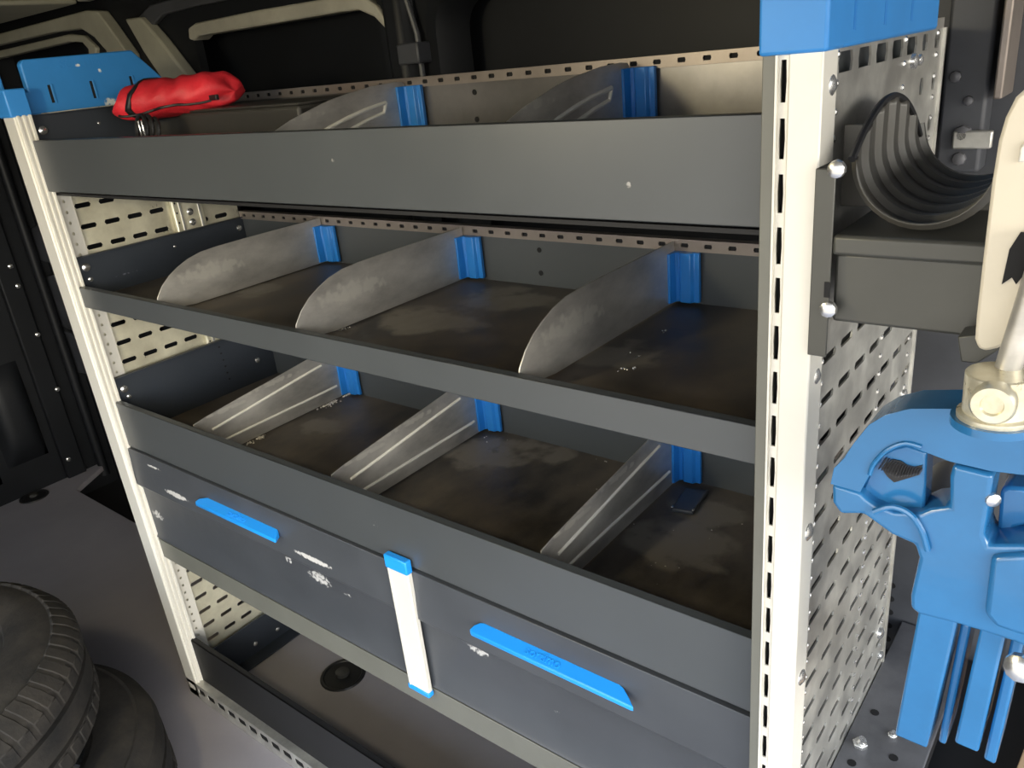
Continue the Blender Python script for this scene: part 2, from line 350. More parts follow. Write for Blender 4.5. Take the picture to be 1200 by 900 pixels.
# ================================================================== SHELVING UNIT
XL, XR = 0.0, 1.305
unit = thing('shelving_unit', (0.65, 0.19, -0.010), 'tall grey metal van shelving rack with pale posts, blue caps, trays and drawers', 'shelving')
YF = 0.016
# --- left post
p = MB(); p.box(0, .041, 0, .028, -.008, 1.192)
postL = p.build('post', 'anod', unit, bevel=.002)
for k, (x, y0, y1) in enumerate(((.0425, .004, .009), (.0425, .013, .018), (.0425, .022, .027))):
    MB().box(.041, .0440, y0, y1, -.006, 1.192).build('rib', 'anod', postL, bevel=.0008)
st = MB(); perforated(st, 0, .0175, .0016, .030, .029, 1, .04, .0185, 62, lambda i, j: (.0026, .0026, .0013))
st.build('hole_strip', 'anod', postL)
# --- right post
p = MB(); p.box(1.282, 1.305, -.001, .028, -.008, 1.192)
postR = p.build('post', 'anod', unit, bevel=.0015)
MB().box(1.264, 1.2735, 0, .028, -.008, 1.192).build('inner_flange', 'rail_grey', postR, bevel=.0008)
st = MB(); perforated(st, 1, .003, .0015, 1.2735, .0085, 1, 1.192 - .0372 * 32, .0372, 32, lambda i, j: (.0022, .0135, .0005))
st.box(1.2732, 1.2748, -.0005, .006, 0, 1.192)
st.build('slotted_strip', 'anod', postR)
MB().box(1.274, 1.282, .012, .016, 0, 1.192).build('strip_backing', 'hole', postR)
# --- side panels
def slotL(i, j):
    return (.0145, .0042)
NZ = 33; Z0 = 1.171 + .018 - .036 * NZ
sp = MB(); perforated(sp, 0, .010, .0015, .0555, .043, 7, Z0, .0363, NZ, slotL)
sp.box(.010, .0115, .028, .0555, 0, 1.19); sp.box(.010, .0115, .356, .375, 0, 1.19)
sideL = sp.build('side_panel', 'galv_warm', unit)
mr = MB().box(.012, .022, .232, .296, 0.0, 1.19)
mrl = mr.build('side_rail', 'galv_warm', sideL, bevel=.003)
MB().box(.022, .0245, .244, .249, 0, 1.19).box(.022, .0245, .283, .288, 0, 1.19).build('rib', 'galv', mrl, bevel=.0008)
for z in (.986, .966): MB().dome((.0225, .264, z), (1, 0, 0), .0075, 10).build('screw', 'chrome', mrl, smooth=True)
hs = MB()
for k in range(60): hs.lathe((.0222, .2385, .10 + k * .0185), (1, 0, 0), [(.002, 0), (.002, .0003), (.0001, .0003), (.0001, 0)], 6)
hs.build('rail_holes', 'hole', mrl, kind='stuff')
def slotR(i, j):
    jj = NZ - 1 - j
    if jj == 0: return (.0155, .0068, .002) if i < 5 else (.009, .0068, .002)
    if jj < 4: return (.006, .007, .002) if i >= 5 else None
    if jj < 5: return None
    return (.0155, .0036)
sp = MB(); perforated(sp, 0, 1.3005, .0016, .0315, .043, 7, Z0, .0363, NZ, slotR)
sp.box(1.3005, 1.3021, .026, .0315, 0, 1.19)
sp.box(1.288, 1.3021, .3325, .3345, Z0, 1.19).box(1.3005, 1.3045, .3325, .336, Z0, 1.19)
sideR = sp.build('side_panel', 'galv', unit)
rv = MB()
for k in range(42):
    z = .465 + k * .0185
    for y in (.0345, .2035, .311):
        if z < 1.19: rv.dome((1.302, y, z), (1, 0, 0), .0027, 6)
rv.build('dimple_rows', 'chrome', sideR, kind='stuff')
for (px, py, r) in ((970, 100, .0075), (1069, 72, .007), (959, 285, .0085), (953, 440, .007), (1058, 461, .006), (943, 622, .0085), (935, 792, .0085), (1030, 741, .008), (1031, 767, .006), (1077, 70, .005)):
    c = P(px, py, 0, 1.302); MB().dome(c, (1, 0, 0), r, 12).build('screw', 'chrome', sideR, smooth=True)

# --- blue end caps
def cap(side):
    s = 1 if side == 'L' else -1
    X = (lambda d: d) if side == 'L' else (lambda d: 1.305 - d)
    def bx(b, d0, d1, y0, y1, z0, z1): x0, x1 = sorted((X(d0), X(d1))); b.box(x0, x1, y0, y1, z0, z1)
    b = MB(); bx(b, -.003, .0425, -.004, .030, 1.190, 1.232 if side == 'L' else 1.33)
    c = b.build('end_cap', 'cap', unit, bevel=.0025)
    b = MB(); bx(b, -.003, .012, -.004, .012, 1.225, 1.256)
    b.build('cap_horn', 'cap', c, bevel=.002)
    prof = [(.026, 1.190), (.026, 1.228), (.046, 1.226), (.046, 1.268), (.052, 1.274), (.238, 1.277), (.302, 1.208), (.302, 1.190)]
    if side == 'R': prof = [(.026, 1.190), (.026, 1.33), (.23, 1.33), (.288, 1.26), (.288, 1.190)]
    x0, x1 = sorted((X(-.003), X(.012)))
    if side == 'R': x1 = 1.3065
    MB().prism(prof, 0, x0, x1).build('cap_wing', 'cap', c, bevel=.0025)
    xi = X(.0122) if side == 'L' else 1.3066
    cols = ((60, 110), (109, 105), (155, 99)) if side == 'L' else ((1003, 8), (1039, 4), (1070, 1))
    for k, (px, py) in enumerate(cols):
        q = P(px, py, 0, xi); dx = .0006 * s
        z0, z1 = (q.z - .014, q.z + .014) if side == 'L' else (1.2005, 1.232)
        q_y = q.y
        g = MB(); g.box(min(xi, xi + dx), max(xi, xi + dx), q_y - .0025, q_y + .0022, z0, z1); g.build('groove', 'hole' if side == 'L' else 'blue', c)
        g = MB(); g.box(min(xi, xi + 2.4 * dx), max(xi, xi + 2.4 * dx), q_y + .002, q_y + .006, z0 - .001, z1 + .001); g.build('groove_rim', 'cap', c, bevel=.0006)
    if side == 'L':
        mw = Matrix.Translation((.0121, .150, 1.262)) @ Matrix(((0, 0, 1, 0), (1, 0, 0, 0), (0, 1, 0, 0), (0, 0, 0, 1)))
        text_mesh('lettering', 'SORTIMO', .020, 'cap', mw, c, .0003)
cap('L'); cap('R')

# --- trays
TX0, TX1 = .035, 1.2625
YB = .372
def tray(zf, zfront0, zfront1, zside, zback, strip_h, name='tray'):
    t = MB().box(TX0, TX1, YF, YF + .0018, zfront0, zfront1).box(TX0, TX1, YF, YF + .011, zfront1 - .0015, zfront1)
    t.box(TX0, TX1, YF, YF + .02, zfront0, zfront0 + .0015)
    fr = t.build('tray_front', 'coat', unit, bevel=.0007)
    MB().box(.024, 1.278, YF + .003, YB, zf - .004, zf).build('tray_floor', 'liner', unit)
    MB().box(.0248, .0262, YF + .004, YB, zf - .012, zside).box(.0248, .034, YF + .006, YB, zside - .0015, zside).build('tray_side', 'coat_dark', unit, bevel=.0006)
    MB().box(1.2775, 1.280, YF + .004, YB, zf - .012, zside).build('tray_side', 'coat', unit, bevel=.0006)
    bk = MB().box(.022, 1.28, YB, YB + .002, zf - .012, zback - strip_h).build('tray_back', 'coat', unit)
    n = int(1.25 / .0325)
    s_ = MB(); perforated(s_, 1, YB - .004, .002, .024, .0325, n, zback - strip_h, strip_h, 1, lambda i, j: (.0055, .0028, .001))
    s_.box(.024, 1.275, YB - .003, YB + .010, zback - .001, zback)
    s_.build('slotted_strip', 'strip', bk)
    MB().box(.024, 1.275, YB - .0010, YB, zback - strip_h, zback - .001).build('strip_backing', 'hole', bk)
    return bk
topb = tray(1.085, 1.071, 1.152, 1.190, 1.187, .014)
topb.data.materials[0] = M['back_metal']
midb = tray(.880, .871, .907, .954, .965, .015)
lowb = tray(.610, .599, .688, .727, .712, .015)
for (px, py, b_) in ((632, 293, midb), (634, 320, midb), (556, 108, topb), (559, 140, topb)):
    c = P(px, py, 1, YB - .0005); MB().lathe(c, (0, -1, 0), [(.004, 0), (.004, .0006), (.0001, .0006), (.0001, 0)], 10).build('screw_hole', 'hole', b_)
for (y, z, r) in ((.043, 1.165, .008), (.138, 1.165, .003), (.044, .934, .008), (.046, .912, .005), (.359, .933, .006), (.215, .93, .003), (.045, .701, .008), (.050, .684, .005), (.33, .655, .006)):
    MB().dome((.0262, y, z), (1, 0, 0), r, 10).build('screw', 'chrome', unit, smooth=True)
for k in range(6): MB().dome((.0262, .252 + .001 * k, .712 - k * .0145), (1, 0, 0), .0022, 6).build('screw_hole', 'hole', unit)
# undersides: folded lip below top tray
MB().box(TX0, TX1, .03, YB, 1.062, 1.066).build('tray_underside', 'kick', unit)

# --- drawer housing, drawers
MB().box(.024, 1.279, .024, YB, .5965, .598).build('housing_top', 'coat_dark', unit)
MB().box(.024, 1.279, .024, YB, .352, .356).build('housing_floor', 'coat_dark', unit)
MB().box(TX0, TX1, YF, YF + .004, .350, .394).box(TX0, TX1, YF - .001, YF + .012, .3925, .394).build('drawer_rail', 'rail_grey', unit, bevel=.0008)
def drawer(x0, x1, hx, lab=None):
    prof = [(.030, .5955), (.013, .5955), (.012, .570), (.010, .535), (.0095, .520), (.0175, .508), (.0175, .404), (.014, .398), (.030, .396)]
    f = MB().prism(prof, 0, x0, x1)
    d = f.build('drawer', 'drawer', unit, bevel=.0008)
    MB().box(x0 + .004, x0 + .006, .03, .36, .40, .57).box(x1 - .006, x1 - .004, .03, .36, .40, .57).box(x0 + .004, x1 - .004, .358, .36, .40, .57).box(x0 + .004, x1 - .004, .03, .36, .398, .401).build('drawer_body', 'coat_dark', d)
    a, b, c, e = hx   # top left, top right, bottom left, bottom right
    h = MB(); yt, zt, yb, zb = .0125, .5635, -.0045, .5575
    Lp = lambda x, t, d=0.0: (x, yt + (yb - yt) * t, zt + (zb - zt) * t - d)
    ol = [(a + .006, 0), (b - .004, 0), (b + .002, .12), (b + (e - b) * .55, .5), (e, .95), (e - .004, 1), (c + .004, 1), (c, .85), (c + .002, .45), (a, .12)]
    n = len(ol); vs = [Lp(x, t) for x, t in ol] + [Lp(x, t, .013 - .007 * t) for x, t in ol]
    h.add(vs, [tuple(range(n)), tuple(range(2 * n - 1, n - 1, -1))] + [(i, n + i, n + (i + 1) % n, (i + 1) % n) for i in range(n)])
    hd = h.build('handle', 'blue_bright', d, bevel=.0012, label='bright blue plastic pull lip')
    nrm = Vector((0, -(zt - zb), (yt - yb))).normalized(); up = Vector((0, yt - yb, zt - zb)).normalized()
    cx = (a + b) / 2 - (0 if lab else 0)
    q = Vector((cx, (yt + yb) / 2, (zt + zb) / 2)) + nrm * .0003
    mw = Matrix(((1, 0, 0, q.x), (0, up.y, nrm.y, q.y), (0, up.z, nrm.z, q.z), (0, 0, 0, 1)))
    text_mesh('lettering', 'sortimo', .0155, 'blue_bright', mw, hd, .0005)
    return d
drawer(.0365, .776, (.296, .498, .283, .510))
drawer(.780, 1.2615, (.912, 1.116, .905, 1.138), 1)
cs = MB().box(.757, .797, .0045, .013, .392, .596)
strip = cs.build('centre_strip', 'anod', unit, bevel=.0015)
MB().box(.7605, .7625, .0035, .006, .392, .596).build('rib', 'anod', strip)
MB().box(.756, .798, .003, .014, .593, .614).build('strip_cap', 'blue_bright', strip, bevel=.002, label='bright blue end cap')
MB().box(.756, .798, .003, .014, .385, .394).build('strip_cap', 'blue_bright', strip, bevel=.002, label='bright blue end cap')

# --- bottom: kick panel, base rail, side angle
MB().box(TX0, TX1, YF, YF + .003, .026, .140).box(TX0, TX1, YF, YF + .012, .1385, .140).build('kick_panel', 'kick', unit, bevel=.0008)
br = MB(); perforated(br, 1, .0, .0012, .0, .0372, 34, .006, .022, 1, lambda i, j: (.0135, .0072, .002))
br.box(0, 1.265, .0, .004, .028, .032).box(0, 1.265, .0, .004, -.009, .006).box(0, 1.265, .0, .018, .032, .034)
rl = br.build('base_rail', 'galv', unit)
MB().box(.02, 1.26, .0030, .005, .006, .028).build('rail_backing', 'hole', rl)
MB().box(.022, .026, .02, YB, -.008, .075).box(.022, .060, .02, YB, -.008, -.005).build('side_angle', 'coat_dark', unit, bevel=.0008)
for (px, py) in ((299, 754), (325, 737)):
    c = P(px, py, 0, .0262); MB().dome(c, (1, 0, 0), .006).build('screw', 'chrome', unit, smooth=True)

# ================================================================== DIVIDERS
def origin_low(prof): return prof[0][1] < 1.0
def ribbed_plate(name, prof, m, parent, ribs, x=0.0, th=.0015):
    d = MB().prism(prof, 0, x - th / 2, x + th / 2).build(name, m, parent, bevel=.0003, seg=1)
    for r in ribs:
        MB().tube([(x + th / 2, a, b) for a, b in r], .0024 if origin_low(prof) else .003, 8).build('pressed_rib', 'anod', d, smooth=True)
    return d
def clip(parent, z0, z1, x=0.0):
    y1 = YB - .004
    pr = [(x - .004, y1 - .022), (x + .004, y1 - .022), (x + .006, y1 - .010), (x + .010, y1 - .007), (x + .013, y1 - .011), (x + .027, y1 - .011), (x + .030, y1 - .006), (x + .037, y1 - .006), (x + .037, y1), (x - .004, y1)]
    c = MB().prism(pr, 2, z0, z1).build('clip', 'blue', parent, bevel=.0008, label='blue plastic holding clip')
    return c
def make_divider(kind, origin, label, group, m='alu'):
    t = thing('shelf_divider', origin, label, 'divider', group)
    x = origin[0]
    if kind == 'mid':
        prof = [(.028, .9035), (.030, .910), (.042, .925), (.058, .938), (.075, .947), (.095, .955), (.119, .9605), (.15, .9625), (.20, .963), (.366, .963), (.366, .882), (.090, .882), (.055, .886), (.034, .893)]
        d = ribbed_plate('divider_plate', prof, m, t, [], x)
        MB().dome((x + .001, .352, .888), (1, 0, 0), .003, 8).build('rivet', 'chrome', d, smooth=True)
        clip(t, .884, .950, x)
    elif kind == 'low':
        prof = [(.034, .674), (.036, .684), (.06, .688), (.14, .697), (.20, .703), (.30, .714), (.366, .719), (.366, .612), (.085, .612), (.055, .618), (.040, .640)]
        d = ribbed_plate('divider_plate', prof, m, t, [[(.066, .6615), (.15, .671), (.23, .681), (.312, .690)], [(.085, .634), (.17, .635), (.25, .6355), (.338, .6365)]], x)
        clip(t, .614, .697, x)
    else:
        prof = [(.095, 1.087), (.100, 1.125), (.117, 1.143), (.145, 1.153), (.175, 1.161), (.215, 1.171), (.256, 1.177), (.30, 1.182), (.345, 1.1835), (.362, 1.182), (.366, 1.178), (.366, 1.087)]
        d = ribbed_plate('divider_plate', prof, m, t, [[(.17, 1.122), (.205, 1.134), (.24, 1.143), (.28, 1.151), (.322, 1.1565)], [(.20, 1.115), (.24, 1.126), (.28, 1.136), (.315, 1.1425), (.322, 1.1565)]], x)
        clip(t, 1.088, 1.176, x)
    return t
def dup(src, dx, label):
    c = copy_tree(src); c.location.x += dx; c['label'] = label; return c
d0 = make_divider('mid', (.283, .20, .880), 'scuffed plain metal divider nearest the left post in the middle tray', 'metal dividers in the middle tray')
dup(d0, .632 - .283, 'plain metal divider in the centre of the middle tray, white scuffs on its face')
dup(d0, 1.001 - .283, 'plain metal divider nearest the right post in the middle tray, cleanest of its row')
d0 = make_divider('low', (.272, .20, .610), 'ribbed metal divider nearest the left post in the lowest tray, dusty with swarf beside it', 'ribbed metal dividers in the lowest tray')
dup(d0, .631 - .272, 'ribbed metal divider in the centre of the lowest tray')
dup(d0, 1.000 - .272, 'ribbed metal divider nearest the right post in the lowest tray, beside a flat black pad')
d0 = make_divider('top', (.550, .20, 1.085), 'curved metal divider in the top tray, dark smudges along its edge, nearer the red pouch', 'curved metal dividers in the top tray')
dup(d0, .945 - .550, 'curved metal divider in the top tray nearest the right post')

# ================================================================== THINGS IN THE TRAYS
# dark case under the pouch
case = thing('tool_case', (.28, .27, 1.085), 'dark grey flat tool case in the top tray under the red pouch', 'case')
MB().box(.05, .50, .200, .335, 1.0855, 1.168).build('case_body', 'case', case, bevel=.005)
MB().box(.0495, .5005, .1995, .3355, 1.168, 1.172).build('case_lid', 'case', case, bevel=.002)
# red pouch: sagging bag laid over the case
def pouch():
    t = thing('zip_pouch', (.16, .17, 1.175), 'crumpled red fabric zip pouch with black strap on the dark case, top tray', 'pouch')
    A = P(147, 129, 1, .15); B = P(274, 107, 1, .25)
    b = MB(); NU, NV = 40, 26; vs = []; fs = []
    for i in range(NU + 1):
        u = i / NU; c = A.lerp(B, u)
        prof = (max(0.0, 1 - abs(2 * u - 1) ** 5)) ** .5
        h = (.030 + .005 * u + .003 * math.sin(u * 7)) * prof + .0004; w = .048 * prof + .0004
        for j in range(NV):
            a = 2 * math.pi * j / NV
            f = 1 + .10 * noise.noise(Vector((u * 9 + math.cos(a) * 1.5, math.sin(a) * 2.2, 3))) + .05 * math.sin(u * 34 + 2.2 * math.cos(a) + 3 * math.sin(a * 2)) * (1 if u > .45 else .35)
            vs.append((c.x + .004 * math.sin(a * 3), c.y + math.cos(a) * w * f, c.z + math.sin(a) * h * f * (1.15 if math.sin(a) > 0 else .66)))
    for i in range(NU):
        for j in range(NV): fs.append((i * NV + j, i * NV + (j + 1) % NV, (i + 1) * NV + (j + 1) % NV, (i + 1) * NV + j))
    fs += [tuple(range(NV)), tuple(NU * NV + j for j in range(NV))]
    body = b.add(vs, fs).build('pouch_body', 'red', t, smooth=True, angle=80)
    def at(u, a, k=1.02):
        c = A.lerp(B, u); pr = (max(0, 1 - abs(2 * u - 1) ** 5)) ** .5
        h = (.030 + .005 * u + .003 * math.sin(u * 7)) * pr; w = .048 * pr
        f = (1 + .10 * noise.noise(Vector((u * 9 + math.cos(a) * 1.5, math.sin(a) * 2.2, 3))) + .05 * math.sin(u * 34 + 2.2 * math.cos(a) + 3 * math.sin(a * 2)) * (1 if u > .45 else .35)) * k
        return (c.x + .004 * math.sin(a * 3), c.y + math.cos(a) * w * f, c.z + math.sin(a) * h * f * (1.15 if math.sin(a) > 0 else .66))
    MB().tube([at(.16 + .78 * k / 22, math.pi + .45 + .10 * math.sin(k * .35)) for k in range(23)], .0022, 6).build('zipper', 'black', t, smooth=True)
    e_ = at(.97, math.pi + .4)
    MB().box(e_[0] - .004, e_[0] + .016, e_[1] - .012, e_[1] - .006, e_[2] - .004, e_[2] + .004).build('zip_pull', 'black', t, bevel=.001)
    s = MB(); vs = []; n = 18
    for k in range(n + 1):
        a = math.pi * (.30 + 1.35 * k / n)
        p0 = Vector(at(.27, a, 1.06)); p1 = Vector(at(.32, a, 1.06)); vs += [p0, p1]
    s.add(vs, [(2 * k, 2 * k + 1, 2 * k + 3, 2 * k + 2) for k in range(n)])
    o = s.build('strap', 'black', t, smooth=True); sm = o.modifiers.new('solid', 'SOLIDIFY'); sm.thickness = .002
    return t
pouch()
# wound cord at the strap's end
c = P(168, 152, 1, .12)
hk = thing('cord_coil', (c.x, c.y, 1.085), 'small black cord coil with metal clips hanging from the red pouch', 'cord')
for k, (dx, dz, r) in enumerate(((-.004, 0, .022), (.004, .001, .019), (.012, -.002, .017))):
    MB().tube([(c.x + dx + r * .75 * math.cos(a), c.y + .006 * k + .004 * math.sin(a), c.z + dz + r * math.sin(a)) for a in [2 * math.pi * i / 20 for i in range(21)]], .0032, 8).build('cord_loop', 'black', hk, smooth=True)
for k in range(2):
    MB().tube([(c.x + .006 + .010 * k, c.y - .008, c.z + .014), (c.x + .009 + .010 * k, c.y - .010, c.z), (c.x + .006 + .010 * k, c.y - .008, c.z - .012)], .0014, 6).build('clip', 'chrome', hk, smooth=True)
MB().box(c.x - .02, c.x + .02, c.y - .004, c.y + .014, 1.0855, c.z - .015).build('cord_end', 'black', hk, bevel=.004)

# pad in the lowest tray
q = [P(803, 572, 2, .616), P(831, 574, 2, .616), P(812, 600, 2, .616), P(786, 596, 2, .616)]
pd = thing('flat_pad', (q[0].x, q[0].y, .610), 'small flat dark plastic pad lying in the lowest tray beside the right divider', 'pad')
MB().prism([(a.x, a.y) for a in q], 2, .6102, .6165).build('pad_body', 'shade', pd, bevel=.002)
for a in (q[2], q[3]):
    cc = a.lerp((q[0] + q[1]) / 2, .06)
    MB().dome((cc.x, cc.y, .6165), (0, 0, 1), .002).build('contact', 'chrome', pd, smooth=True)
# swarf and crumbs
def crumbs(name, spots, z, label, cat, n=40, m='dust'):
    b = MB()
    for (px, py, spread, cnt) in spots:
        c_ = P(px, py, 2, z)
        for _ in range(cnt):
            x = c_.x + random.gauss(0, spread); y = c_.y + random.gauss(0, spread); r = random.uniform(.0006, .0020) * (1.5 if 'shav' in name else .8)
            if 'shav' in name: x = max(x, .2765)
            y = min(y, YB - .01)
            rot = random.random() * 6; vs = []
            for k in range(4): vs.append((x + r * math.cos(rot + k * 1.571) * random.uniform(.5, 1.6), y + r * math.sin(rot + k * 1.571) * random.uniform(.5, 1.6), z + .0003))
            vs.append((x, y, z + r * 1.2)); b.add(vs, [(0, 1, 4), (1, 2, 4), (2, 3, 4), (3, 0, 4), (3, 2, 1, 0)])
    o = b.build(name, m); return tag(o, label, cat, kind='stuff')
crumbs('metal_shavings', [(383, 472, .009, 110), (404, 462, .005, 45), (304, 513, .004, 30), (292, 519, .005, 14)], .6100, 'heap of grey metal shavings on the lowest tray floor beside the left divider', 'shavings')
crumbs('metal_crumbs', [(402, 386, .0035, 12), (409, 384, .002, 8), (729, 433, .003, 10), (741, 432, .003, 6), (779, 388, .002, 4), (745, 418, .006, 8), (630, 430, .01, 3)], .8800, 'few bright metal crumbs on the middle tray floor', 'crumbs', m='chrome')
crumbs('dust_specks', [(800, 640, .05, 14), (570, 510, .015, 5), (700, 560, .06, 8)], .6100, 'pale dust specks on the lowest tray floor right of centre', 'dust')
# loose bolts on the wheel-arch box
for (px, py, r, lb) in ((1008, 871, .0085, 'silver hex bolt head on the grey plate at the foot of the slotted side panel'), (1046, 860, .0055, 'short pale screw lying on the grey plate left of the blue clamp')):
    c = P(px, py, 2, .444); o = thing('loose_bolt', (c.x, c.y, .440), lb, 'bolt')
    MB().tube([(c.x, c.y, .4401), (c.x, c.y, .4401 + r * .7)], r, 6).build('bolt_head', 'chrome', o, bevel=.001)
    MB().tube([(c.x, c.y, .4401 + r * .7), (c.x + r * .3, c.y, .4401 + r * 1.3)], r * .55, 10).build('bolt_shank', 'chrome', o, smooth=True)
c = P(1198, 850, 2, .43)
tag(MB().prism([(1.452, .04), (1.478, .42), (1.60, .42), (1.60, .04)], 2, .4125, .442).build('wooden_board', 'wood', bevel=.001), 'edge of a brown plywood board on the dark mat at the lower right', 'board')

# ================================================================== CORD BRACKET ON THE SIDE PANEL
hb = thing('tube_holder', (1.355, .07, .99), 'grey steel box bracket with a corrugated half-round cradle bolted high on the slotted side panel', 'holder')
MB().box(1.3045, 1.3065, -.004, .030, .985, 1.118).box(1.3045, 1.318, -.006, -.004, .985, 1.118).build('fixing_flange', 'bracket', hb, bevel=.0008)
for (px, py, r) in ((981, 198, .007), (971, 362, .007)):
    c = P(px, py, 1, -.0062); MB().dome(c, (0, -1, 0), r * .9, 10).build('screw', 'chrome', hb, smooth=True)
MB().box(1.3145, 1.3185, -.0068, -.006, 1.030, 1.041).build('square_hole', 'hole', hb)
MB().box(1.318, 1.412, .002, .17, 1.010, 1.060).box(1.318, 1.412, -.006, .19, 1.060, 1.074).build('bracket_box', 'bracket', hb, bevel=.0025)
# face with half-round notch
FY = .040; n = 16; cx, rr = 1.368, .042; cz = 1.122
zb = P(1000, 242, 1, FY).z
a0 = math.asin(min(1, (cz - zb) / rr))
pts = [(1.3075, zb), (1.3075, 1.140)] + [(cx - rr, 1.140)] + [(cx - rr * math.cos(a0 * k / n), cz - rr * math.sin(a0 * k / n)) for k in range(n + 1)]
MB().prism(pts, 1, FY, FY + .003).build('cradle_face', 'corr', hb, bevel=.0006)
pts = [(cx + rr * math.cos(a0 * k / n), cz - rr * math.sin(a0 * k / n)) for k in range(n, -1, -1)] + [(cx + rr, 1.125), (1.4125, 1.125), (1.4125, zb)]
MB().prism(pts, 1, FY, FY + .003).build('cradle_face', 'corr', hb, bevel=.0006)
# corrugated cradle
b = MB(); ny, na = 60, 22; vs = []; fs = []
def ztop(y):
    t = (y - .005) / .18
    return 1.100 + .052 * max(0.0, math.sin(math.pi * min(1, max(0, t * .86 + .10)))) ** .8
for i in range(ny + 1):
    y = .006 + .18 * i / ny
    ph = (i / ny * 6) % 1.0; cr_ = .004 * (1 if .12 < ph < .88 else 0)
    R_ = rr + cr_
    prof = []
    for k in range(6): prof.append((cx - R_, ztop(y) + (cz - ztop(y)) * k / 6))
    for k in range(na + 1):
        a = math.pi * k / na; prof.append((cx - R_ * math.cos(a), cz - R_ * math.sin(a)))
    for q_ in prof: vs.append((q_[0], y, q_[1]))
m_ = len(prof)
for i in range(ny):
    for k in range(m_ - 1): fs.append((i * m_ + k, i * m_ + k + 1, (i + 1) * m_ + k + 1, (i + 1) * m_ + k))
o = b.add(vs, fs).build('corrugated_cradle', 'corr', hb, smooth=True); sm = o.modifiers.new('solid', 'SOLIDIFY'); sm.thickness = .0012

MB().tube([(cx - rr - .002, y_, ztop(y_) + .001) for y_ in [.006 + .18 * i / 24 for i in range(25)]], .0026, 8).build('cradle_rim', 'black', hb, smooth=True)

# cream plate in front of the bracket's outer end
cp = thing('cream_plate', (1.44, -.03, 1.05), 'cream coated steel plate with rounded corners at the right edge, before the bracket', 'plate')
o1 = trace([(1142, 398), (1144, 370), (1152, 300), (1162, 215), (1170, 165), (1178, 138), (1190, 114), (1206, 100), (1235, 92), (1330, 88), (1330, 345), (1205, 392), (1185, 400), (1168, 409), (1155, 412), (1146, 409)], -.035)
MB().prism(o1, 1, -.035, -.028).build('plate_body', 'cream', cp, bevel=.002)
o1 = trace([(1174, 333), (1183, 292), (1196, 272), (1240, 272), (1240, 316), (1200, 322), (1191, 333), (1186, 325)], -.0355)
MB().prism(o1, 1, -.0362, -.034).build('slot', 'hole', cp)
o1 = trace([(1193, 190), (1196, 172), (1203, 165), (1230, 165), (1230, 190)], -.0355)
MB().prism(o1, 1, -.0375, -.034).build('pressed_tab', 'anod', cp, bevel=.001)
o1 = trace([(1128, 386), (1132, 415), (1150, 417), (1178, 400), (1176, 380)], -.012)
MB().prism(o1, 1, -.027, -.006).build('mounting_lug', 'bracket', cp, bevel=.001)

# ================================================================== BLUE VISE
vz = thing('pipe_vise', (1.42, .02, .60), 'large blue painted cast vise with serrated jaws standing at the right of the shelving', 'vise')
Y0 = -.045
yoke = trace([(973, 568), (977, 549), (989, 537), (1000, 520), (1018, 498), (1038, 486), (1067, 479), (1116, 479), (1160, 490), (1200, 495), (1300, 520), (1300, 575), (1200, 557), (1160, 552), (1113, 541), (1084, 530), (1062, 521), (1045, 526), (1030, 536), (1022, 546), (1018, 558), (1008, 577), (974, 567.4)], Y0)
MB().prism(yoke, 1, Y0, -.012).build('upper_jaw', 'paint', vz, bevel=.003, seg=3)
body = trace([(974, 568.4), (1008, 578), (1014, 585), (1026, 593), (1048, 601), (1078, 603), (1090, 598), (1112, 596), (1112, 560), (1116, 546), (1164, 558), (1153, 628), (1158, 641), (1200, 640), (1300, 640), (1300, 800), (1215, 768), (1190, 755), (1150, 742), (1120, 733), (1076, 722), (1066, 714), (1066, 700), (1076, 655), (1071, 640), (1044, 628), (1011, 604), (984, 604), (974, 590)], Y0)
MB().prism(body, 1, Y0 + .001, -.010).build('lower_jaw', 'paint', vz, bevel=.003, seg=3)
ins = trace([(1009, 576), (1020, 549), (1033, 532), (1046, 525), (1062, 521), (1086, 530), (1083, 604), (1050, 603), (1026, 597), (1010, 584)], Y0 + .010)
jaw = MB().prism(ins, 1, Y0 + .010, -.014).build('jaw_insert', 'paint', vz, bevel=.002)
YT = Y0 + .0095
hollow = trace([(1033, 548), (1046, 538), (1056, 540), (1068, 548), (1081, 545), (1078, 556), (1048, 565), (1040, 558)], YT)
MB().prism(hollow, 1, YT - .0006, YT + .002).build('jaw_recess', 'black', jaw)
tz = MB()
for k in range(15):
    t = k / 14
    a = P(1039 + 41 * t, 536 + (16 * min(t, .45) if t < .45 else 7.2 + 10 * (t - .45)), 1, YT); c_ = P(1031 + 41 * t + 6 * t, 548 + 20 * min(t, .45) - 6 * max(0, t - .45), 1, YT); w_ = Vector((.0008, 0, .0003))
    tz.add([a - w_, a + w_, c_ + w_, c_ - w_, a + Vector((0, -.004, 0)), c_ + Vector((0, -.004, 0))], [(0, 1, 4), (1, 2, 5, 4), (2, 3, 5), (3, 0, 4, 5)])
tz.build('jaw_teeth', 'galv_dark', jaw, label='dark steel serrated teeth')
